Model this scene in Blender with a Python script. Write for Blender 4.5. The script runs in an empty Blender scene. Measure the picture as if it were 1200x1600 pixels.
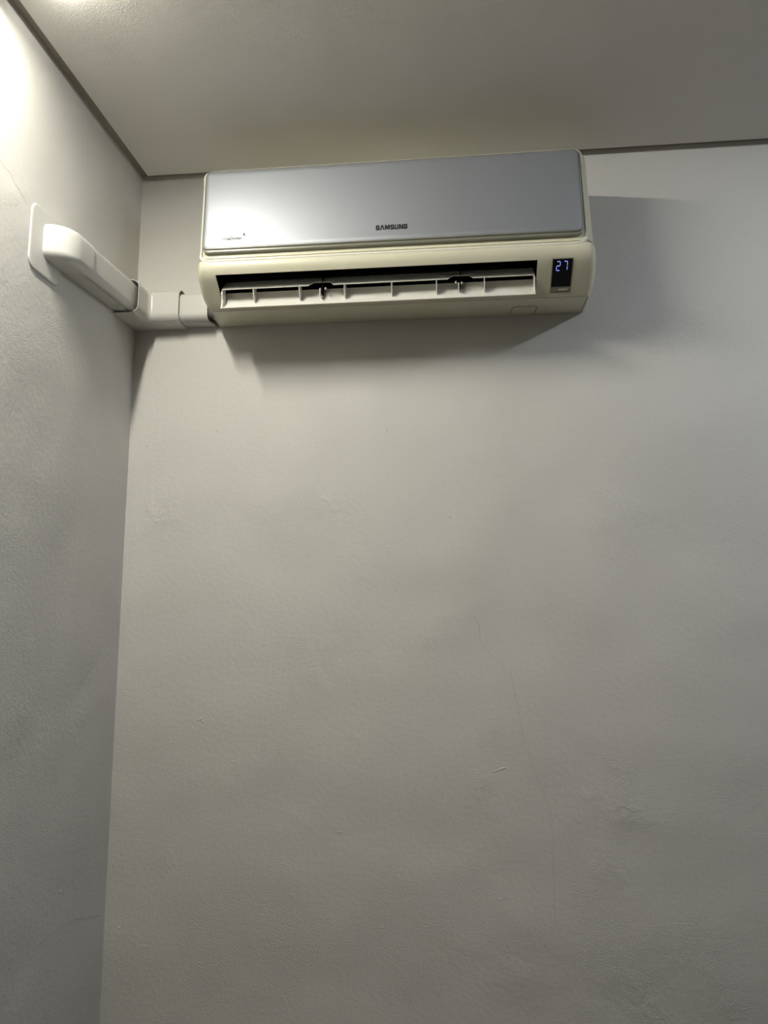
import bpy, bmesh, math, random
from mathutils import Vector, Matrix
random.seed(4)
S = bpy.context.scene
COL = S.collection

# ------------------------------------------------------------------ camera
CAM = Vector((0.79488326, -1.65219618, 1.5))
cR = Vector((0.9940656126779687, 0.10865594651799342, 0.00523860453306213))
cU = Vector((0.009146252982665765, -0.13146900757548413, 0.9912780871700405))
cF = Vector((-0.10839697296304884, 0.9853475454545956, 0.1316826143386127))
cd = bpy.data.cameras.new('camera')
cd.sensor_fit = 'HORIZONTAL'; cd.sensor_width = 36.0
cd.lens = 36.0 * 1155.0 / 1200.0
cd.clip_start = 0.01
cam = bpy.data.objects.new('camera', cd); COL.objects.link(cam)
cam.matrix_world = Matrix(((cR.x, cU.x, -cF.x, CAM.x), (cR.y, cU.y, -cF.y, CAM.y), (cR.z, cU.z, -cF.z, CAM.z), (0, 0, 0, 1)))
S.camera = cam

# ------------------------------------------------------------------ world, exposure, light levels
w = bpy.data.worlds.new('world'); S.world = w; w.use_nodes = True
w.node_tree.nodes['Background'].inputs[0].default_value = (0.6, 0.65, 0.75, 1)
w.node_tree.nodes['Background'].inputs[1].default_value = 0.0
S.view_settings.view_transform = 'Standard'; S.view_settings.look = 'None'
S.view_settings.gamma = 1.0; S.view_settings.use_curve_mapping = False
S.view_settings.exposure = 0.30
S.cycles.max_bounces = 12; S.cycles.diffuse_bounces = 8
S.cycles.use_denoising = True
S.cycles.sample_clamp_indirect = 6.0
LAMPS = [  # x0, x1, y0, y1, strength, colour
    (0.106, 0.134, -1.20, -0.605, 236.0, (1.0, 0.958, 0.83)),
    (1.95, 1.982, -1.05, -0.60, 125.0, (0.82, 0.89, 1.0)),  # added cool fill, no known lamp there; lifts right wall and shadows
]
H = 2.5612         # underside of the plasterboard ceiling
GAP = 0.0239       # shadow gap between ceiling and walls
XR, YF = 2.30, -3.00

# ------------------------------------------------------------------ materials
def mat(name, col, rough=0.5, metal=0.0, spec=0.5, coat=0.0, emit=None, est=0.0):
    m = bpy.data.materials.new(name); m.use_nodes = True
    b = m.node_tree.nodes['Principled BSDF']
    b.inputs['Base Color'].default_value = (*col, 1)
    b.inputs['Roughness'].default_value = rough
    b.inputs['Metallic'].default_value = metal
    b.inputs['Specular IOR Level'].default_value = spec
    b.inputs['Coat Weight'].default_value = coat
    if emit:
        b.inputs['Emission Color'].default_value = (*emit, 1)
        b.inputs['Emission Strength'].default_value = est
    return m

def noise_tint(m, scale, amount, bump=0.0, bump_scale=None):
    """slight procedural mottling of the colour plus a fine bump"""
    nt = m.node_tree; b = nt.nodes['Principled BSDF']
    tc = nt.nodes.new('ShaderNodeTexCoord')
    n = nt.nodes.new('ShaderNodeTexNoise'); n.inputs['Scale'].default_value = scale; n.inputs['Detail'].default_value = 4
    nt.links.new(tc.outputs['Object'], n.inputs['Vector'])
    mr = nt.nodes.new('ShaderNodeMapRange')
    mr.inputs['To Min'].default_value = 1 - amount; mr.inputs['To Max'].default_value = 1 + amount
    nt.links.new(n.outputs['Fac'], mr.inputs['Value'])
    hs = nt.nodes.new('ShaderNodeHueSaturation'); hs.inputs['Color'].default_value = b.inputs['Base Color'].default_value
    nt.links.new(mr.outputs['Result'], hs.inputs['Value']); nt.links.new(hs.outputs['Color'], b.inputs['Base Color'])
    if bump:
        n2 = nt.nodes.new('ShaderNodeTexNoise'); n2.inputs['Scale'].default_value = bump_scale; n2.inputs['Detail'].default_value = 3
        nt.links.new(tc.outputs['Object'], n2.inputs['Vector'])
        bp = nt.nodes.new('ShaderNodeBump'); bp.inputs['Strength'].default_value = bump; bp.inputs['Distance'].default_value = 0.001
        nt.links.new(n2.outputs['Fac'], bp.inputs['Height']); nt.links.new(bp.outputs['Normal'], b.inputs['Normal'])
    return m

def plaster(name, col, strength=1.0, patch=(0.47, 0.60), rough=0.62, spec=0.28):
    """painted plaster: fine roller stipple in patches, trowel ridges and broad unevenness"""
    m = mat(name, col, rough, spec=spec); nt = m.node_tree; b = nt.nodes['Principled BSDF']; L = nt.links.new
    g = nt.nodes.new('ShaderNodeNewGeometry')
    def noise(scale, det=2.0, rough_=0.5, dist=0.0):
        n = nt.nodes.new('ShaderNodeTexNoise'); n.inputs['Scale'].default_value = scale
        n.inputs['Detail'].default_value = det; n.inputs['Roughness'].default_value = rough_; n.inputs['Distortion'].default_value = dist
        L(g.outputs['Position'], n.inputs['Vector']); return n.outputs['Fac']
    def rng(v, a, c, lo=0.0, hi=1.0):
        r = nt.nodes.new('ShaderNodeMapRange'); r.inputs['From Min'].default_value = a; r.inputs['From Max'].default_value = c
        r.inputs['To Min'].default_value = lo; r.inputs['To Max'].default_value = hi; L(v, r.inputs['Value']); return r.outputs['Result']
    def mth(op, a, c):
        r = nt.nodes.new('ShaderNodeMath'); r.operation = op
        for i, v in enumerate((a, c)):
            if isinstance(v, (int, float)): r.inputs[i].default_value = v
            else: L(v, r.inputs[i])
        return r.outputs[0]
    stip = noise(300, 3, 0.55)
    mask = rng(noise(3.2, 3, 0.55, 0.6), patch[0], patch[1], 0.18, 1.0)
    fine = mth('MULTIPLY', mth('MULTIPLY', stip, mask), 0.0016 * strength)
    grain = mth('MULTIPLY', noise(95, 2, 0.5), 0.0008 * strength)
    ridgemask = rng(noise(5.0, 2), 0.60, 0.72)
    ridge = mth('MULTIPLY', mth('MULTIPLY', noise(26, 4, 0.65, 1.5), ridgemask), 0.0032 * strength)
    broad = mth('MULTIPLY', noise(4.5, 1), 0.012 * strength)
    h = mth('ADD', mth('ADD', fine, grain), mth('ADD', ridge, broad))
    bp = nt.nodes.new('ShaderNodeBump'); bp.inputs['Strength'].default_value = 1.0; bp.inputs['Distance'].default_value = 1.0
    L(h, bp.inputs['Height']); L(bp.outputs['Normal'], b.inputs['Normal'])
    return m

WALL = plaster('painted_plaster_wall', (0.595, 0.588, 0.562))
CEIL = plaster('painted_plasterboard_ceiling', (0.72, 0.705, 0.675), 0.22)
GAPM = mat('shadow_gap_board', (0.30, 0.27, 0.235), 0.7)
FLOOR = noise_tint(mat('floor_tile', (0.12, 0.10, 0.085), 0.5), 4, 0.06)
CREAM = noise_tint(mat('cream_plastic', (0.61, 0.592, 0.462), 0.36, spec=0.45), 12, 0.02)
LOUV = noise_tint(mat('louvre_plastic', (0.68, 0.675, 0.63), 0.4), 30, 0.03)
LIP = noise_tint(mat('lip_plastic', (0.70, 0.69, 0.61), 0.28), 12, 0.01)
SILV = noise_tint(mat('silver_panel', (0.33, 0.35, 0.385), 0.50, metal=0.6, spec=0.5, coat=0.08), 160, 0.015)
TRIM = mat('panel_edge', (0.20, 0.20, 0.165), 0.30, metal=0.1)
SEAM = mat('seam_shade_tint', (0.20, 0.18, 0.12), 0.7)  # dark colour put in for the shade in seams and grooves
DARK = mat('outlet_dark', (0.005, 0.005, 0.006), 0.7, spec=0.1)
FAN = mat('fan_dark', (0.008, 0.008, 0.009), 0.6, spec=0.2)
GLASS = mat('display_black', (0.004, 0.004, 0.006), 0.12)
BEZ = mat('display_bezel', (0.30, 0.29, 0.24), 0.3, metal=0.4)
LED = mat('led_segment', (0.1, 0.1, 0.3), 0.4, emit=(0.26, 0.33, 1.0), est=1.15)
LEDP = mat('indicator_bar', (0.62, 0.60, 0.5), 0.35)
INK = mat('lettering_ink', (0.02, 0.021, 0.023), 0.6, spec=0.2)
INKS = mat('slogan_ink', (0.04, 0.04, 0.04), 0.7, spec=0.1)
PIN = mat('pin_plastic', (0.55, 0.55, 0.52), 0.35)
PVC = noise_tint(mat('white_pvc', (0.58, 0.578, 0.555), 0.17, spec=0.5), 14, 0.015)
PVC2 = noise_tint(mat('white_pvc_base', (0.54, 0.538, 0.515), 0.25, spec=0.5), 14, 0.015)
PIPE = mat('pipe_wrap', (0.10, 0.10, 0.09), 0.7)
PIPEW = mat('pipe_insulation', (0.55, 0.53, 0.45), 0.7)
DIFF = {}
RING = mat('lamp_ring', (0.8, 0.8, 0.78), 0.35)
CRACK = mat('crack_shade', (0.40, 0.385, 0.36), 0.8)

# ------------------------------------------------------------------ helpers
def link(name, bm, m, parent=None, smooth=True, bevel=0.0, seg=2, angle=40, recalc=True):
    if recalc: bmesh.ops.recalc_face_normals(bm, faces=bm.faces)
    me = bpy.data.meshes.new(name); bm.to_mesh(me); bm.free()
    me.materials.append(m)
    o = bpy.data.objects.new(name, me); COL.objects.link(o)
    if parent: o.parent = parent
    if smooth:
        for p in me.polygons: p.use_smooth = True
        try: me.set_sharp_from_angle(angle=math.radians(angle))
        except Exception: pass
    if bevel:
        b = o.modifiers.new('bevel', 'BEVEL'); b.width = bevel; b.segments = seg; b.limit_method = 'ANGLE'; b.angle_limit = math.radians(35)
    return o

def box(bm, x0, x1, y0, y1, z0, z1):
    v = [bm.verts.new(p) for p in ((x0, y0, z0), (x1, y0, z0), (x1, y1, z0), (x0, y1, z0), (x0, y0, z1), (x1, y0, z1), (x1, y1, z1), (x0, y1, z1))]
    for f in ((0, 3, 2, 1), (4, 5, 6, 7), (0, 1, 5, 4), (1, 2, 6, 5), (2, 3, 7, 6), (3, 0, 4, 7)):
        bm.faces.new([v[i] for i in f])

def struct(name, boxes, m):
    bm = bmesh.new()
    for b in boxes: box(bm, *b)
    o = link(name, bm, m, smooth=False); o['kind'] = 'structure'; return o

def empty(name, loc, label, cat, group=None):
    o = bpy.data.objects.new(name, None); COL.objects.link(o); o.location = loc
    o.empty_display_size = 0.05
    o['label'] = label; o['category'] = cat
    if group: o['group'] = group
    return o

def grid(bm, rows, close=False):
    V = [[bm.verts.new(p) for p in r] for r in rows]
    for a, b in zip(V, V[1:]):
        n = len(a)
        for i in range(n if close else n - 1):
            j = (i + 1) % n
            try: bm.faces.new((a[i], a[j], b[j], b[i]))
            except ValueError: pass
    return V

def prism(bm, pts, off):
    """polygon pts (Vectors) extruded by vector off"""
    a = [bm.verts.new(p) for p in pts]; b = [bm.verts.new(Vector(p) + Vector(off)) for p in pts]
    bm.faces.new(a); bm.faces.new(b[::-1])
    n = len(a)
    for i in range(n): bm.faces.new((a[i], b[i], b[(i + 1) % n], a[(i + 1) % n]))

def tube(bm, pts, r, seg=8, cap=True):
    rows = []
    pts = [Vector(p) for p in pts]
    ref = Vector((0.12, 0.31, 0.94)).normalized()
    for i, p in enumerate(pts):
        t = (pts[min(i + 1, len(pts) - 1)] - pts[max(i - 1, 0)]).normalized()
        a = t.cross(ref)
        if a.length < 1e-3: a = t.cross(Vector((1, 0, 0)))
        a.normalize(); b = t.cross(a)
        rr = r[i] if isinstance(r, (list, tuple)) else r
        rows.append([p + (a * math.cos(q) + b * math.sin(q)) * rr for q in [2 * math.pi * k / seg for k in range(seg)]])
    V = grid(bm, rows, True)
    if cap:
        bm.faces.new(V[0]); bm.faces.new(V[-1][::-1])

# ------------------------------------------------------------------ room shell
T = 0.12
struct('wall_back', [(-T, XR + T, 0, T, 0, H + 0.16)], WALL)
struct('wall_left', [(-T, 0, YF, 0, 0, H + 0.16)], WALL)
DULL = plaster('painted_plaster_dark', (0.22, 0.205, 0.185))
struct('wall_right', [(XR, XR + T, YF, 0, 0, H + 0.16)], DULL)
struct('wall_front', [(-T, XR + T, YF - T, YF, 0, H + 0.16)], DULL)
struct('floor', [(-T, XR + T, YF - T, T, -0.1, 0)], FLOOR)
struct('ceiling', [(GAP, XR - GAP, YF + GAP, -GAP, H, H + 0.0125)], CEIL)
struct('trim_1', [(0, XR, -0.06, 0, H + 0.0125, H + 0.03)], GAPM)
struct('trim_2', [(0, 0.06, YF, -0.06, H + 0.0125, H + 0.03)], GAPM)
struct('trim_3', [(XR - 0.06, XR, YF, -0.06, H + 0.0125, H + 0.03)], GAPM)
struct('trim_4', [(0.06, XR - 0.06, YF, YF + 0.06, H + 0.0125, H + 0.03)], GAPM)

# ------------------------------------------------------------------ flaws in the plaster
def hair(wall, pts, back, r=0.0005):
    """fine crack: a hair-thin groove shade sunk half into the wall, with a jittered course"""
    p3 = []
    for a, b in zip(pts, pts[1:]):
        n = max(2, int(math.dist(a, b) / 0.008))
        for k in range(n):
            t = k / n; j = 0.0011
            p3.append((a[0] + (b[0] - a[0]) * t + random.uniform(-j, j), a[1] + (b[1] - a[1]) * t + random.uniform(-j, j)))
    p3.append(pts[-1])
    q = [(u, 0.0, v) if back else (0.0, u, v) for u, v in p3]
    rr = [r * random.uniform(0.5, 1.0) for _ in q]; rr[0] = rr[-1] = r * 0.2
    bm = bmesh.new(); tube(bm, q, rr, 5)
    link('hairline_crack', bm, CRACK, wall)
def lump(wall, u, v, back, sx, sz, name='plaster_chip', m=None, h=0.0009, ang=0.2):
    bm = bmesh.new(); bmesh.ops.create_icosphere(bm, subdivisions=2, radius=1.0)
    for w_ in bm.verts:
        k = 1 + random.uniform(-.22, .22); a = w_.co.x * sx * k; b = w_.co.z * sz * k; c = w_.co.y * h
        a, b = a * math.cos(ang) - b * math.sin(ang), a * math.sin(ang) + b * math.cos(ang)
        w_.co = Vector((u + a, c, v + b)) if back else Vector((c, u + a, v + b))
    link(name, bm, m or WALL, wall)
WB = bpy.data.objects['wall_back']; WL = bpy.data.objects['wall_left']
hair(WB, [(0.8056, 1.4988), (0.8234, 1.4711), (0.8258, 1.4365), (0.8503, 1.4024), (0.891, 1.3688), (0.8997, 1.3216), (0.9083, 1.2748), (0.9181, 1.2218), (0.9345, 1.1696), (0.9562, 1.1245), (0.9709, 1.0733), (0.9731, 1.0031), (0.9722, 0.9148), (0.9733, 0.8526)], True, 0.00045)
hair(WB, [(0.1963, 0.8868), (0.2229, 0.8709), (0.2617, 0.8675)], True, 0.0004)
hair(WB, [(1.213, 0.7557), (1.2339, 0.8048), (1.2605, 0.8424)], True, 0.0004)
hair(WL, [(-0.56, 2.279), (-0.527, 2.263), (-0.5125, 2.2649), (-0.5001, 2.2554), (-0.4526, 2.2364)], False, 0.0004)
hair(WL, [(-0.2875, 0.8843), (-0.2309, 0.8855), (-0.1493, 0.879), (-0.0176, 0.8384)], False, 0.0006)
for u, v, sx, sz, an in ((0.1991, 1.2548, .009, .003, .35), (0.2082, 1.2494, .007, .003, -.3), (0.2775, 1.1653, .004, .002, .2), (0.870, 1.1665, .011, .003, .25),
                         (0.8564, 1.1608, .008, .002, .1), (0.0326, 0.8081, .004, .002, 0), (0.0943, 0.7732, .005, .002, 0), (0.6194, 1.6407, .004, .002, .3),
                         (1.4294, 2.3527, .004, .003, 0), (1.3313, 2.1404, .004, .002, .5), (0.8619, 0.9036, .009, .003, .1), (0.5195, 1.025, .006, .002, .4)):
    lump(WB, u, v, True, sx, sz, ang=an)
for u, v in ((0.762, 1.7078), (0.2168, 1.9166), (0.8164, 1.102), (0.9068, 1.1191), (0.9691, 0.9991), (0.0451, 1.8844), (0.9505, 0.8181), (0.6195, 1.9109)):
    lump(WB, u, v, True, .0012, .0024, 'plaster_pit', CRACK, 0.0003, 0.3)
for u, v in ((-0.3949, 2.4614), (-0.1956, 0.95), (-0.1307, 1.0873)):
    lump(WL, u, v, False, .005, .0018, ang=0.3)

# ------------------------------------------------------------------ left ceiling lamp and an added fill on the right
for i, (xa, xb, ya, yb, st, lc) in enumerate(LAMPS):
    cx, cy = (xa + xb) / 2, (ya + yb) / 2; hx, hy = (xb - xa) / 2, (yb - ya) / 2
    t = empty('linear_light_and_fill', (cx, cy, H), ('long narrow flush ceiling light running along the left wall', 'unseen fill strip added on the ceiling towards the right wall')[i], 'ceiling light')
    bm = bmesh.new()
    def rc(gx, z): return [(-hx - gx, -hy - gx, z), (hx + gx, -hy - gx, z), (hx + gx, hy + gx, z), (-hx - gx, hy + gx, z)]
    grid(bm, [rc(0, -0.0003), rc(0, -0.0022), rc(0.003, -0.0022), rc(0.004, -0.0003)], True)
    sx = 1 if i else -1                                   # opaque cheek added to cut the light on the near wall
    box(bm, *(sorted((sx * (hx + 0.0003), sx * (hx + 0.0020)))), -hy - 0.001, hy + 0.001, -0.0165, -0.0003)
    link('lamp_frame', bm, RING, t, smooth=False)
    em = mat('lamp_diffuser_%d' % i, (0.8, 0.8, 0.8), 0.5, emit=lc, est=st)
    bm = bmesh.new(); V = grid(bm, [rc(-0.0004, -0.0010), rc(-0.0004, -0.012), rc(-0.004, -0.016)], True); bm.faces.new(V[-1]); bm.faces.new(V[0][::-1])
    link('diffuser', bm, em, t, smooth=False)

# ------------------------------------------------------------------ air conditioner
def lerp_tab(tab, v):
    tab = sorted(tab)
    if v <= tab[0][0]: return tab[0][1]
    for (a, fa), (b, fb) in zip(tab, tab[1:]):
        if v <= b: return fa + (fb - fa) * (v - a) / (b - a)
    return tab[-1][1]

X0, X1 = 0.2155, 1.0585
DMAX = [(2.462, .1500), (2.4612, .158), (2.459, .165), (2.455, .1715), (2.450, .1755), (2.262, .1880), (2.2545, .1905), (2.2520, .1905),
        (2.2512, .1865), (2.2494, .1865), (2.2482, .1910), (2.2440, .1980), (2.2400, .2030), (2.2365, .2048), (2.232, .2050), (2.226, .2047), (2.218, .2022),
        (2.2105, .1972), (2.2035, .1900), (2.193, .1770), (2.181, .1610), (2.168, .1440), (2.1615, .1345), (2.158, .1290)]
def xe_r(z): return lerp_tab([(2.158, 1.0620), (2.168, 1.0668), (2.180, 1.0695), (2.20, 1.0708), (2.30, 1.0668), (2.37, 1.0652), (2.425, 1.0615), (2.455, 1.0585)], z)
def xe_l(z): return lerp_tab([(2.158, .2125), (2.185, .2160), (2.21, .2200), (2.24, .2210), (2.30, .2195), (2.462, .2190)], z)
OPX0, OPX1, OPZ1, OPZ0 = 0.2684, 0.9482, 2.2105, 2.1680

def outline(z, d, inset=0.0):
    """closed plan outline (x, y) of the casing at height z, wall side first; front stations are fixed in x"""
    xl, xr = xe_l(z) + inset, xe_r(z) - inset
    d = d - inset
    ry = lerp_tab([(2.158, .012), (2.18, .030), (2.21, .050), (2.24, .050), (2.462, .040)], z)
    rx = lerp_tab([(2.158, .007), (2.18, .014), (2.21, .020), (2.24, .021), (2.44, .016), (2.462, .018)], z)
    sl = lerp_tab([(2.158, .0220), (2.18, .0080), (2.21, .0)], z); sr = lerp_tab([(2.158, .0030), (2.20, .0)], z)
    n = 10
    pts = [(xl, -0.001), (xl + sl * .5, -(d - ry) * 0.5)]
    for k in range(n + 1):
        a = math.pi / 2 * k / n
        pts.append((xl + sl + rx * (1 - math.cos(a)), -(d - ry + ry * math.sin(a))))
    xs = [OPX0] + [OPX0 + (OPX1 - OPX0) * k / 12 for k in range(1, 12)] + [OPX1, 0.972, 1.026]
    for x in xs: pts.append((x, -d))
    for k in range(n, -1, -1):
        a = math.pi / 2 * k / n
        pts.append((xr - sr - rx * (1 - math.cos(a)), -(d - ry + ry * math.sin(a))))
    pts += [(xr - sr * .5, -(d - ry) * 0.5), (xr, -0.001)]
    return pts

def front_d(z): return lerp_tab([(zz, dd) for zz, dd in DMAX], z)

AC = empty('air_conditioner', (0.643, 0, 2.168), 'wall-mounted split air conditioner with silver front panel and cream casing, swing flap open', 'air conditioner')
ac0 = Vector(AC.location)
def aclink(name, bm, m, parent=None, **k):
    """bm is in world space; bake it to the thing's base"""
    bmesh.ops.translate(bm, verts=bm.verts, vec=-ac0)
    return link(name, bm, m, parent or AC, **k)

# casing
bm = bmesh.new()
rows = [[(x, y, max(z, 2.1752 + 0.128 * y)) for x, y in outline(z, d)] for z, d in DMAX]
V = [[bm.verts.new(p) for p in r] for r in rows]
i0 = 2 + 11; i1 = i0 + 12           # front stations OPX0 .. OPX1
assert abs(rows[0][i0][0] - OPX0) < 1e-6 and abs(rows[0][i1][0] - OPX1) < 1e-6
for j in range(len(V) - 1):
    for i in range(len(V[j]) - 1):
        if i0 <= i < i1 and DMAX[j][0] <= OPZ1 + 1e-6 and DMAX[j + 1][0] >= OPZ0 - 1e-6: continue
        bm.faces.new((V[j][i], V[j][i + 1], V[j + 1][i + 1], V[j + 1][i]))
    bm.faces.new((V[j][-1], V[j][0], V[j + 1][0], V[j + 1][-1]))
# top with a slight crown so the cap closes
bm.faces.new(V[0])
aclink('casing', bm, CREAM, angle=50)

# reveal round the outlet: light 5 mm thick edge then the dark air channel
jt = [k for k, (z, d) in enumerate(DMAX) if abs(z - OPZ1) < 1e-6][0]; jb = [k for k, (z, d) in enumerate(DMAX) if abs(z - OPZ0) < 1e-6][0]
prof = [(-DMAX[k][1], DMAX[k][0]) for k in range(jt, jb + 1)]      # (y,z) from top to bottom along the slope
nrm = Vector((0.60, 0.80))                                         # inwards and up
bm = bmesh.new()
def ring_pts(depth, grow=0.0):
    p = []
    a = [(y + nrm[0] * depth, z + nrm[1] * depth) for y, z in prof]
    for y, z in a: p.append((OPX0, y, z))
    for y, z in a[::-1]: p.append((OPX1, y, z))
    return p
grid(bm, [ring_pts(0.0), ring_pts(0.004)], True)
aclink('outlet_rim', bm, CREAM, smooth=False)
bm = bmesh.new()
V = grid(bm, [ring_pts(0.004), ring_pts(0.085)], True)
bm.faces.new(V[-1])
aclink('air_channel', bm, DARK, smooth=False)
# cross-flow fan: blades on a cylinder deep in the channel
bm = bmesh.new()
fc = Vector((0, -0.115, 2.244))
for k in range(22):
    a = 2 * math.pi * k / 22
    p0 = Vector((0, math.cos(a) * 0.012, math.sin(a) * 0.012)) + fc; p1 = Vector((0, math.cos(a + .3) * 0.022, math.sin(a + .3) * 0.022)) + fc
    off = Vector((0, -math.sin(a), math.cos(a))) * 0.0012
    q = [p0, p1, p1 + off, p0 + off]
    prism(bm, [Vector((OPX0 + 0.01, v.y, v.z)) for v in q], (OPX1 - OPX0 - 0.02, 0, 0))
aclink('fan', bm, FAN, smooth=False)

# underside pan
bm = bmesh.new()
def pan_z(y): return 2.1745 - 0.128 * (-y)
rows = []
po = outline(2.158, 0.1290, 0.0012)
rows.append([(x, y, pan_z(y) + 0.0022) for x, y in po])
rows.append([(x, y, pan_z(y) + 0.0004) for x, y in outline(2.158, 0.1290, 0.0014)])
rows.append([(x, y, pan_z(y)) for x, y in outline(2.158, 0.1290, 0.0022)])
V = grid(bm, rows, True)
bm.faces.new(V[-1]); bm.faces.new(V[0][::-1])
aclink('base_pan', bm, CREAM, angle=30)
bm = bmesh.new()
po = outline(2.158, 0.1290, 0.0028)
V = grid(bm, [[(x, y, pan_z(y) + 0.0068) for x, y in po], [(x, y, pan_z(y) + 0.0016) for x, y in po]], True)
bm.faces.new(V[0]); bm.faces.new(V[-1])
aclink('pan_seam_shade', bm, SEAM, smooth=False)  # dark filler standing in for shade in the open seam

# little screw cover outlined in the pan, right-hand end
bm = bmesh.new()
def panpt(x, d, up=0.0): return Vector((x, -d, pan_z(-d) - up))
cov = [(0.903, 0.012), (0.9035, 0.045), (0.906, 0.066), (0.911, 0.0715), (0.953, 0.0715), (0.9585, 0.066), (0.958, 0.045), (0.9565, 0.012)]
aco = [panpt(x, d, 0.0) for x, d in cov]
tube(bm, [p - Vector((0, 0, 0.0001)) for p in aco], 0.0008, 6)
sc_ = aclink('screw_cover', bm, SEAM, smooth=True)
bm = bmesh.new()
ins = [(0.9048, 0.012), (0.9053, 0.045), (0.9075, 0.065), (0.912, 0.0697), (0.952, 0.0697), (0.9567, 0.065), (0.9562, 0.045), (0.9547, 0.012)]
prism(bm, [panpt(x, d, -0.0005) for x, d in ins], (0, 0, -0.0012))
aclink('cover_plate', bm, CREAM, sc_, smooth=False)

AC.rotation_euler.y = -0.002
# rounded lip that runs down both sides of the silver panel and along its foot
def pf(z): return 0.1820 + (2.460 - z) / (2.460 - 2.268) * 0.0180       # depth of the silver face
def panel_x(z, side):
    t = (2.46 - z) / 0.192
    return (0.2335 + 0.0030 * t) if side < 0 else (1.0395 + 0.0018 * t)
bm = bmesh.new()
path = []
zlo = 2.2398; rc_ = 0.023; rt = 0.013; zhi = 2.4625
def lipx(z, side):
    t = max(0.0, min(1.0, (2.452 - z) / 0.19))
    return panel_x(z, side) + side * ((0.0034 + 0.0016 * t) if side < 0 else (0.0042 + 0.0034 * t))
def lipd(z):
    t = max(0.0, min(1.0, (2.452 - z) / 0.19))
    return 0.1740 + 0.0140 * t
half = []
for k in range(0, 6):                       # top corner (from the top edge down the side)
    a = math.pi / 2 * k / 5
    half.append(('t', a))
for k in range(1, 8): half.append(('s', zhi - rt - (zhi - rt - zlo - rc_) * k / 7))
for k in range(1, 9): half.append(('b', math.pi / 2 * k / 8))
def lip_pt(q, side):
    if q[0] == 't':
        z = zhi - rt + rt * math.cos(q[1]); x = lipx(2.45, side) - side * rt * (1 - math.sin(q[1])); return (x, -lipd(z) + 0.002 * math.cos(q[1]), z, 0.0022 + 0.0008 * q[1])
    if q[0] == 's': return (lipx(q[1], side), -lipd(q[1]), q[1], 0.0023)
    a = q[1]; z = zlo + rc_ * (1 - math.sin(a)); return (lipx(zlo, side) - side * rc_ * (1 - math.cos(a)), -(lipd(zlo) + (0.2012 - lipd(zlo)) * math.sin(a)), z, 0.0027 + 0.0016 * math.sin(a))
path = [lip_pt(q, -1) for q in half] + [(0.26 + 0.75 * k / 8, -0.2012, zlo, 0.0043) for k in range(9)] + [lip_pt(q, 1) for q in half[::-1]]
tube(bm, [p[:3] for p in path], [p[3] for p in path], 12)
aclink('casing_lip', bm, LIP, angle=80)

# silver front panel: dark-edged slab with a slightly pillowed silver face
def rr_outline(x0f, x1f, z0, z1, r, inset=0.0, n=7):
    """rounded rectangle in (x,z), trapezoid sides by functions of z"""
    pts = []
    def c(cx, cz, a0):
        for k in range(n + 1):
            a = a0 + math.pi / 2 * k / n
            pts.append((cx + (r - inset) * math.cos(a), cz + (r - inset) * math.sin(a)))
    c(x1f(z1) - r, z1 - r, 0); c(x0f(z1) + r, z1 - r, math.pi / 2)
    c(x0f(z0) + r, z0 + r, math.pi); c(x1f(z0) - r, z0 + r, 1.5 * math.pi)
    return pts
L0 = lambda z: panel_x(z, -1); R0 = lambda z: panel_x(z, 1)
PZ1, PZ0 = 2.4605, 2.2675
bm = bmesh.new()
rows = []
for inset, back in ((0.0, 0.0115), (0.0, 0.0022), (0.0006, 0.0008), (0.0016, 0.0), (0.0030, 0.0), (0.0032, 0.0006)):
    rows.append([(x, -(pf(z) - back), z) for x, z in rr_outline(L0, R0, PZ0, PZ1, 0.0135, inset)])
V = grid(bm, rows, True); bm.faces.new(V[0][::-1]); bm.faces.new(V[-1])
FP = aclink('front_panel', bm, TRIM, angle=50)
bm = bmesh.new()
rows = []
for inset, back in ((0.0030, 0.0008), (0.0032, -0.0001), (0.0045, -0.0006), (0.0075, -0.0012), (0.011, -0.0017)):
    rows.append([(x, -(pf(z) - back), z) for x, z in rr_outline(L0, R0, PZ0, PZ1, 0.0145, inset)])
V = grid(bm, rows, True); bm.faces.new(V[-1])
aclink('silver_face', bm, SILV, FP, angle=60)
# lower acrylic edge of the panel
bm = bmesh.new()
rows = []
for inset, back in ((0.0, 0.0125), (0.0, 0.0042), (0.0010, 0.0032), (0.004, 0.0030)):
    rows.append([(x, -(pf(z) - back), z) for x, z in rr_outline(L0, R0, PZ0 - 0.0062, PZ1 - 0.0005, 0.0145, inset)])
V = grid(bm, rows, True); bm.faces.new(V[0][::-1]); bm.faces.new(V[-1])
aclink('panel_foot', bm, TRIM, FP, angle=50)
bm = bmesh.new()
tube(bm, [(x, -0.1780, 2.4612) for x in (0.249, 0.5, 0.8, 1.022)], 0.0012, 8)
aclink('top_edge', bm, LIP, FP)

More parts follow.
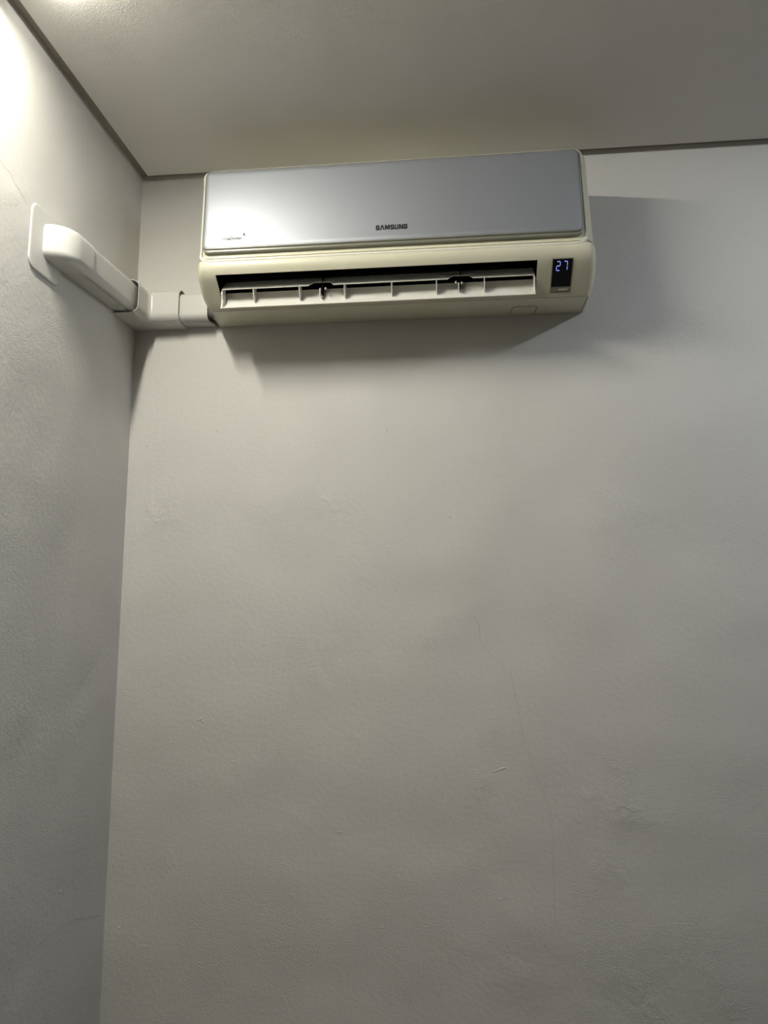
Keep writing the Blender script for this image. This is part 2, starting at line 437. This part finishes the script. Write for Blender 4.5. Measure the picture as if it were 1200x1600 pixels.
# lettering as raised strokes
def strokes(bm, glyph, ox, oz, sx, sz, wd, yf, dep=0.0004):
    for line in glyph:
        for (a, b) in zip(line, line[1:]):
            p = Vector((ox + a[0] * sx, oz + a[1] * sz)); q = Vector((ox + b[0] * sx, oz + b[1] * sz))
            d = (q - p); L = d.length
            if L < 1e-7: continue
            d /= L; n = Vector((-d.y, d.x)) * wd / 2; e = d * wd * 0.42
            c = [p - e - n, q + e - n, q + e + n, p - e + n]
            prism(bm, [Vector((v.x, -(yf(v.y)) - dep, v.y)) for v in c], (0, dep + 0.0006, 0))
G = {
    'S': [[(1, .80), (.85, 1), (.15, 1), (0, .85), (0, .68), (.15, .56), (.85, .44), (1, .32), (1, .15), (.85, 0), (.15, 0), (0, .20)]],
    'A': [[(0, 0), (.40, 1), (.60, 1), (1, 0)]],
    'M': [[(0, 0), (0, 1), (.15, 1), (.5, .1), (.85, 1), (1, 1), (1, 0)]],
    'U': [[(0, 1), (0, .15), (.15, 0), (.85, 0), (1, .15), (1, 1)]],
    'N': [[(0, 0), (0, 1), (.12, 1), (.88, 0), (1, 0), (1, 1)]],
    'G': [[(1, .80), (.85, 1), (.15, 1), (0, .85), (0, .15), (.15, 0), (.85, 0), (1, .15), (1, .46), (.55, .46)]],
}
facef = lambda z: pf(z) + 0.0017
bm = bmesh.new()
x = 0.6160; zb = 2.2935
for ch, wch in zip('SAMSUNG', (.0056, .0064, .0078, .0056, .0056, .0058, .0056)):
    strokes(bm, G[ch], x, zb, wch, 0.0088, 0.0025, facef, 0.0006)
    x += wch + 0.0036
aclink('lettering', bm, INK, FP, smooth=False)

def text_mesh(body, size):
    cu = bpy.data.curves.new('t', 'FONT'); cu.body = body; cu.size = size; cu.extrude = 0.00025; cu.offset = 0.00022
    o = bpy.data.objects.new('t', cu); COL.objects.link(o)
    dg = bpy.context.evaluated_depsgraph_get(); me = bpy.data.meshes.new_from_object(o.evaluated_get(dg))
    bpy.data.objects.remove(o); bm = bmesh.new(); bm.from_mesh(me); bpy.data.meshes.remove(me); return bm
bm = text_mesh('VirusDoctor', 0.0092)
xs = [v.co.x for v in bm.verts]; wtxt = max(xs) - min(xs)
for v in bm.verts:
    z = 2.2880 + v.co.y * 1.0; x = 0.2805 + (v.co.x - min(xs)) * 0.0450 / wtxt
    v.co = Vector((x, -facef(z) - 0.0003 + (-v.co.z), z))
aclink('slogan', bm, INKS, FP, smooth=False)
bm = bmesh.new()
sh = [(-.5, .35), (-.3, .55), (0, .62), (.3, .55), (.5, .35), (.45, 0), (.2, -.35), (-.05, -.6), (-.3, -.3), (-.47, 0)]
prism(bm, [Vector((0.3300 + a * 0.0052, -facef(2.298) - 0.0005, 2.2985 + b * 0.0062)) for a, b in sh], (0, 0.001, 0))
aclink('emblem', bm, INKS, FP, smooth=False)
bm = bmesh.new()
prism(bm, [Vector((0.3309 + a * 0.0018, -facef(2.298) - 0.0009, 2.2990 + b * 0.0018)) for a, b in sh], (0, 0.0006, 0))
aclink('emblem_glint', bm, SILV, FP, smooth=False)

# swing flap: two slanted blades joined by ribs and end plates
FX0, FX1 = 0.2735, 0.9440
bm = bmesh.new()
# lower blade (curved section, d and z)
LB = [(.1345, 2.1960), (.1365, 2.1880), (.1410, 2.1770), (.1480, 2.1650), (.1560, 2.1560), (.1655, 2.1490)]
def blade(bm, sec, x0, x1, th):
    n = len(sec); tops = []; bots = []
    for i, (d, z) in enumerate(sec):
        a = sec[max(i - 1, 0)]; b = sec[min(i + 1, n - 1)]
        t = Vector((b[0] - a[0], b[1] - a[1])).normalized(); nn = Vector((t.y, -t.x))     # towards the wall and down
        tops.append((d, z)); bots.append((d + nn.x * th, z + nn.y * th))
    sec2 = tops + bots[::-1]
    A = [bm.verts.new((x0, -d, z)) for d, z in sec2]; B = [bm.verts.new((x1, -d, z)) for d, z in sec2]
    m = len(sec2)
    for i in range(m): bm.faces.new((A[i], A[(i + 1) % m], B[(i + 1) % m], B[i]))
    bm.faces.new(A[::-1]); bm.faces.new(B)
blade(bm, LB, FX0 - 0.003, FX1 + 0.002, 0.0016)
FL = aclink('swing_flap', bm, LOUV, angle=50)
bm = bmesh.new(); tube(bm, [(FX0 - 0.003, -.1660, 2.1490), (FX1 + 0.002, -.1660, 2.1490)], 0.0013, 8)
aclink('flap_lip', bm, LIP, FL)
# upper blade with two trapezoid notches in its front edge
ub0 = Vector((.1675, 2.1905)); ub1 = Vector((.1400, 2.2190))      # front edge, back edge (d,z)
def ub(x, s): d = ub0 + (ub1 - ub0) * s; return Vector((x, -d.x, d.y))
edge = [(FX0, 0.0)]
NOTCH = ((0.4655, 0.4750, 0.5110, 0.5200), (0.7640, 0.7735, 0.8085, 0.8175))
for a, b, c, d in NOTCH: edge += [(a, 0), (b, .42), (c, .42), (d, 0)]
edge += [(FX1, 0)]
bm = bmesh.new()
nn = Vector((0, 0.0011, -0.0011))
ft = [bm.verts.new(ub(x, s)) for x, s in edge]; bt = [bm.verts.new(ub(x, 1.0)) for x, s in edge]
fb = [bm.verts.new(ub(x, s) + nn) for x, s in edge]; bb = [bm.verts.new(ub(x, 1.0) + nn) for x, s in edge]
for i in range(len(edge) - 1):
    bm.faces.new((ft[i], ft[i + 1], bt[i + 1], bt[i])); bm.faces.new((fb[i + 1], fb[i], bb[i], bb[i + 1]))
    bm.faces.new((ft[i + 1], ft[i], fb[i], fb[i + 1])); bm.faces.new((bt[i], bt[i + 1], bb[i + 1], bb[i]))
bm.faces.new((ft[0], bt[0], bb[0], fb[0])); bm.faces.new((ft[-1], fb[-1], bb[-1], bt[-1]))
aclink('upper_blade', bm, LOUV, FL, smooth=False)
bm = bmesh.new(); tube(bm, [ub(x, s) + nn * 0.4 for x, s in edge], 0.0009, 6)
aclink('blade_edge', bm, LIP, FL)
# ribs between the blades
def rib(x, name='rib', th=0.0016, top=0.0):
    bm = bmesh.new()
    q = [(.1668, 2.1895 + top), (.1630, 2.1790), (.1560, 2.1680), (.1475, 2.1655), (.1410, 2.1765), (.1368, 2.1880), (.1460, 2.2080)]
    prism(bm, [Vector((x - th / 2, -d, z)) for d, z in q], (th, 0, 0))
    aclink(name, bm, LOUV, FL, smooth=False)
for x in (0.3430, 0.4445, 0.5430, 0.6445, 0.7400, 0.8410): rib(x)
for x, sgn in ((FX0, 1), (FX1, -1)):
    bm = bmesh.new()
    q = [(.1655, 2.1890), (.1668, 2.1800), (.1640, 2.1680), (.1650, 2.1500), (.1555, 2.1562), (.1475, 2.1652), (.1405, 2.1770), (.1460, 2.2080)]
    prism(bm, [Vector((x - 0.0012, -d, z)) for d, z in q], (0.0024, 0, 0))
    aclink('end_plate', bm, LIP, FL, smooth=False)
for xc, pins in ((0.4925, ((-0.0028, 0.0), (0.0090, 0.001))), (0.7895, ((-0.0085, 0.0010), (0.0040, -0.0010)))):
    bm = bmesh.new(); box(bm, xc - 0.0011, xc + 0.0011, -.1560, -.128, 2.176, 2.226)
    h = aclink('hinge_arm', bm, DARK, FL, smooth=False)
    for dx, dz in pins:
        bm = bmesh.new(); bmesh.ops.create_uvsphere(bm, u_segments=12, v_segments=8, radius=0.0023)
        for v in bm.verts: v.co = Vector((v.co.x * 1.0 + xc + dx, v.co.y - .1600, v.co.z * 1.25 + 2.1845 + dz))
        aclink('hinge_pin', bm, PIN, FL)
    bm = bmesh.new(); box(bm, xc - 0.0035, xc - 0.0020, -.1625, -.146, 2.1700, 2.1835)
    aclink('hinge_tab', bm, LOUV, FL, smooth=False)
bm = bmesh.new(); bmesh.ops.create_uvsphere(bm, u_segments=10, v_segments=6, radius=0.0016)
bmesh.ops.translate(bm, verts=bm.verts, vec=(0.9350, -.1560, 2.1640)); aclink('flap_pin', bm, PIN, FL)
bm = bmesh.new(); tube(bm, [(0.9440, -.158, 2.1875), (0.9482, -.158, 2.1875)], 0.0022, 10); aclink('flap_pivot', bm, PIN, FL)
bm = bmesh.new(); tube(bm, [(0.2684, -.158, 2.1875), (0.2730, -.158, 2.1875)], 0.0022, 10); aclink('flap_pivot', bm, PIN, FL)

# the flap sits a touch higher towards the right-hand end
FL.location.z += 0.0012; FL.rotation_euler.y = -0.0028
FL.location.x, FL.location.z = FL.location.x + 0.0, FL.location.z + 0.0005
# display on the curved nose of the casing
def nose(x, z, out): return Vector((x, -(front_d(z)) - out * 0.8, z - out * 0.5))
def strip(bm, x0, x1, z0, z1, out0, out1, n=10):
    """a plate that follows the nose between heights z0 and z1"""
    rows = []
    for k in range(n + 1):
        z = z0 + (z1 - z0) * k / n
        rows.append([nose(x0, z, out0), nose(x0, z, out1), nose(x1, z, out1), nose(x1, z, out0)])
    V = grid(bm, rows, True); bm.faces.new(V[0]); bm.faces.new(V[-1][::-1])
DX0, DX1 = 0.9790, 1.0185
bm = bmesh.new(); strip(bm, DX0 - 0.0018, DX1 + 0.0018, 2.1640, 2.2118, -0.0015, 0.0007)
DS = aclink('display', bm, BEZ, bevel=0.0005, angle=35)
bm = bmesh.new(); strip(bm, DX0, DX1, 2.1725, 2.2103, -0.001, 0.0010)
aclink('display_glass', bm, GLASS, DS, angle=35)
bm = bmesh.new(); strip(bm, 0.9945, 1.0135, 2.1672, 2.1692, -0.001, 0.0013, 2)
aclink('indicator_bar', bm, LEDP, DS, smooth=False)
bm = bmesh.new(); tube(bm, [nose(0.9880, 2.1680, 0.0003), nose(0.9880, 2.1680, 0.0012)], 0.0018, 12)
aclink('power_button', bm, TRIM, DS)
def seg(bm, x0, z0, x1, z1, wd=0.0010):
    p = Vector((x0, z0)); q = Vector((x1, z1)); d = (q - p).normalized(); n = Vector((-d.y, d.x)) * wd / 2
    p = p + d * 0.0004; q = q - d * 0.0004
    pts = [p, p + d * wd * .5 + n, q - d * wd * .5 + n, q, q - d * wd * .5 - n, p + d * wd * .5 - n]
    prism(bm, [nose(v.x, v.y, 0.0014) for v in pts], (0, 0.0008, 0.0003))
def digit(segs, x, name):
    bm = bmesh.new(); w_, zt, zm, zl = 0.0070, 2.2070, 2.2008, 2.1946
    T_ = {'a': (x, zt, x + w_, zt), 'b': (x + w_, zt, x + w_, zm), 'c': (x + w_, zm, x + w_, zl), 'd': (x, zl, x + w_, zl), 'e': (x, zm, x, zl), 'f': (x, zt, x, zm), 'g': (x, zm, x + w_, zm)}
    for s in segs: seg(bm, *T_[s])
    aclink(name, bm, LED, DS, smooth=False)
digit('abged', 0.9870, 'digit'); digit('abc', 1.0015, 'digit')

# wrapped pipes showing at the bottom left corner
for (pz, pd, r, m) in ((2.203, 0.021, 0.016, PIPEW), (2.194, 0.037, 0.012, PIPE)):
    bm = bmesh.new(); tube(bm, [(0.190, -pd, pz), (0.2145, -pd, pz)], r, 14)
    aclink('pipe', bm, m)

# ------------------------------------------------------------------ cable duct run (white PVC)
def dprof(depth, z0, z1, r, n=6, back=0.0):
    """open profile (n, z): from the wall along the underside, front, top and back to the wall"""
    p = [(back, z0), (back + (depth - r) * .5, z0)]
    for k in range(n + 1):
        a = -math.pi / 2 + math.pi / 2 * k / n; p.append((depth - r + r * math.cos(a), z0 + r + r * math.sin(a)))
    for k in range(n + 1):
        a = math.pi / 2 * k / n; p.append((depth - r + r * math.cos(a), z1 - r + r * math.sin(a)))
    p += [(back + (depth - r) * .5, z1), (back, z1)]
    return p

def shell(bm, outer_rows, inner_rows):
    """two nested open sheets joined along both ends and along the wall edges"""
    A = grid(bm, outer_rows); B = grid(bm, inner_rows)
    for k in (0, -1):
        for i in range(len(A[0]) - 1): bm.faces.new((A[k][i], A[k][i + 1], B[k][i + 1], B[k][i]))
        for a, b, c, d in zip(A, A[1:], B, B[1:]): bm.faces.new((a[k], b[k], d[k], c[k]))

def slope(p):
    """the left-wall run drops slightly away from the corner"""
    x, y, z = p; return (x, y, z - 0.050 * max(0.0, -0.125 - y) - 0.0)

DZ0, DZ1, DD = 2.1738, 2.2475, 0.0555
# right-hand straight piece towards the air conditioner
t = empty('straight_duct', (0.16, 0, DZ0), 'short straight white plastic duct between corner fitting and air conditioner', 'cable duct', 'straight duct lengths')
bm = bmesh.new()
XE = 0.2045
def endcut(n): return XE - 0.0055 * n / DD
P = dprof(DD - 0.003, DZ0 - 0.0002, DZ1 - 0.0055, 0.0155, back=0.020)
A = [[(0.1180, -n, z) for n, z in P], [(endcut(n), -n, z) for n, z in P]]
Pi = dprof(DD - 0.0045, DZ0 + 0.0013, DZ1 - 0.0070, 0.0140, back=0.020)
B = [[(0.1180, -n, z) for n, z in Pi], [(endcut(n), -n, z) for n, z in Pi]]
shell(bm, A, B); bmesh.ops.translate(bm, verts=bm.verts, vec=-Vector(t.location)); link('duct_cover', bm, PVC, t, angle=45)
bm = bmesh.new()
q = [(0.0005, DZ0 + 0.0005), (0.0205, DZ0 + 0.0005), (0.0205, DZ1 - 0.0062), (0.0005, DZ1 - 0.0062)]
qi = [(0.002, DZ0 + 0.0020), (0.0205, DZ0 + 0.0020), (0.0205, DZ1 - 0.0077), (0.002, DZ1 - 0.0077)]
V1 = grid(bm, [[(x, -n, z) for n, z in (q[1], q[0], q[3], q[2])] for x in (0.1180, XE)])
V2 = grid(bm, [[(x, -n, z) for n, z in (qi[1], qi[0], qi[3], qi[2])] for x in (0.1180, XE)])
for k in (0, -1):
    for i in range(3): bm.faces.new((V1[k][i], V1[k][i + 1], V2[k][i + 1], V2[k][i]))
for k in (0, -1): bm.faces.new((V1[0][k], V1[1][k], V2[1][k], V2[0][k]))
bmesh.ops.translate(bm, verts=bm.verts, vec=-Vector(t.location)); link('duct_base', bm, PVC2, t, smooth=False)

# left-wall straight piece
t = empty('straight_duct', (0, -0.22, DZ0), 'long straight white plastic duct along left wall between round elbow and corner', 'cable duct', 'straight duct lengths')
bm = bmesh.new()
ys = (-0.345, -0.125, -0.098)
DDl = 0.0495
P = dprof(DDl, DZ0 + 0.002, DZ1 - 0.002, 0.0155, back=0.020); Pi = dprof(DDl - 0.0015, DZ0 + 0.0035, DZ1 - 0.0035, 0.0140, back=0.020)
shell(bm, [[slope((n, y, z)) for n, z in P] for y in ys], [[slope((n, y, z)) for n, z in Pi] for y in ys])
bmesh.ops.translate(bm, verts=bm.verts, vec=-Vector(t.location)); link('duct_cover', bm, PVC, t, angle=45)
bm = bmesh.new()
V1 = grid(bm, [[slope((n, y, z)) for n, z in ((0.0205, DZ0 + .0023), (0.0005, DZ0 + .0023), (0.0005, DZ1 - .0023), (0.0205, DZ1 - .0023))] for y in ys])
V2 = grid(bm, [[slope((n, y, z)) for n, z in ((0.0205, DZ0 + .0042), (0.0020, DZ0 + .0042), (0.0020, DZ1 - .0042), (0.0205, DZ1 - .0042))] for y in ys])
for k in (0, -1):
    for i in range(3): bm.faces.new((V1[k][i], V1[k][i + 1], V2[k][i + 1], V2[k][i]))
    for a, b, c, d in zip(V1, V1[1:], V2, V2[1:]): bm.faces.new((a[k], b[k], d[k], c[k]))
bmesh.ops.translate(bm, verts=bm.verts, vec=-Vector(t.location)); link('duct_base', bm, PVC2, t, smooth=False)

# inside-corner fitting
t = empty('corner_duct_fitting', (0, 0, DZ0 - 0.002), 'white plastic inside corner fitting joining the two duct lengths', 'duct fitting')
RF = 0.010
def cf_rows(P):
    rows = [[(n, -0.1125, z) for n, z in P]]
    for k in range(7):
        a = math.pi - math.pi / 2 * k / 6
        rows.append([(n + RF + RF * math.cos(a), -(n + RF) + RF * math.sin(a), z) for n, z in P])
    rows.append([(0.1330 - 0.0035 * (1 - abs(z - 2.21) / 0.04) * (n / 0.058), -n, z) for n, z in P])
    return rows
P = dprof(0.0585, DZ0 - 0.0028, DZ1 + 0.0028, 0.0185, back=0.0006); Pi = dprof(0.0570, DZ0 - 0.0013, DZ1 + 0.0013, 0.0170, back=0.0006)
bm = bmesh.new(); shell(bm, cf_rows(P), cf_rows(Pi))
bmesh.ops.translate(bm, verts=bm.verts, vec=-Vector(t.location)); link('fitting_shell', bm, PVC, t, angle=50, bevel=0.0004)

# round elbow that takes the duct into the wall, with its wall plate
t = empty('wall_entry_elbow', (0, -0.38, 2.16), 'white plastic round elbow turning the duct into the left wall', 'duct fitting')
bm = bmesh.new()
PY = -0.352
def el_rows(P):
    rows = [[slope((n, -0.305, z)) for n, z in P]]
    for k in range(15):
        a = math.pi / 2 * k / 14
        rr = []
        for n, z in P:
            x, y, zz = slope((n * math.cos(a), PY - n * math.sin(a) * 1.06, z))
            rr.append((max(x, 0.0036) if k else x, y, zz))
        rows.append(rr)
    return rows
P = dprof(0.0520, DZ0 + 0.0010, DZ1 - 0.0008, 0.0165, back=0.0036); Pi = dprof(0.0506, DZ0 + 0.0020, DZ1 - 0.0018, 0.0150, back=0.0036)
shell(bm, el_rows(P), el_rows(Pi)); bmesh.ops.translate(bm, verts=bm.verts, vec=-Vector(t.location)); link('elbow_shell', bm, PVC, t, angle=60)
t = empty('wall_plate', (0, -0.397, 2.19), 'flat white plastic wall plate with rounded corners behind the round elbow', 'wall plate')
bm = bmesh.new()
def plate_o(ins, x, r=0.020):
    y0, y1, z0, z1 = -0.4455 + ins, -0.3400 - ins, 2.1260 + ins, 2.2545 - ins; pts = []
    for cy, cz, a0 in ((y1 - r, z1 - r, 0), (y0 + r, z1 - r, 90), (y0 + r, z0 + r, 180), (y1 - r, z0 + r, 270)):
        for k in range(9):
            a = math.radians(a0 + 90 * k / 8); pts.append((x, cy + (r - ins) * math.cos(a) + (0.004 * (cz < 2.2) * 0), cz + (r - ins) * math.sin(a)))
    return pts
V = grid(bm, [plate_o(0, 0.0003), plate_o(0, 0.0026), plate_o(0.0007, 0.0034), plate_o(0.0016, 0.0036)], True)
bm.faces.new(V[-1]); bm.faces.new(V[0][::-1])
bmesh.ops.translate(bm, verts=bm.verts, vec=-Vector(t.location)); link('plate', bm, PVC, t, angle=40)
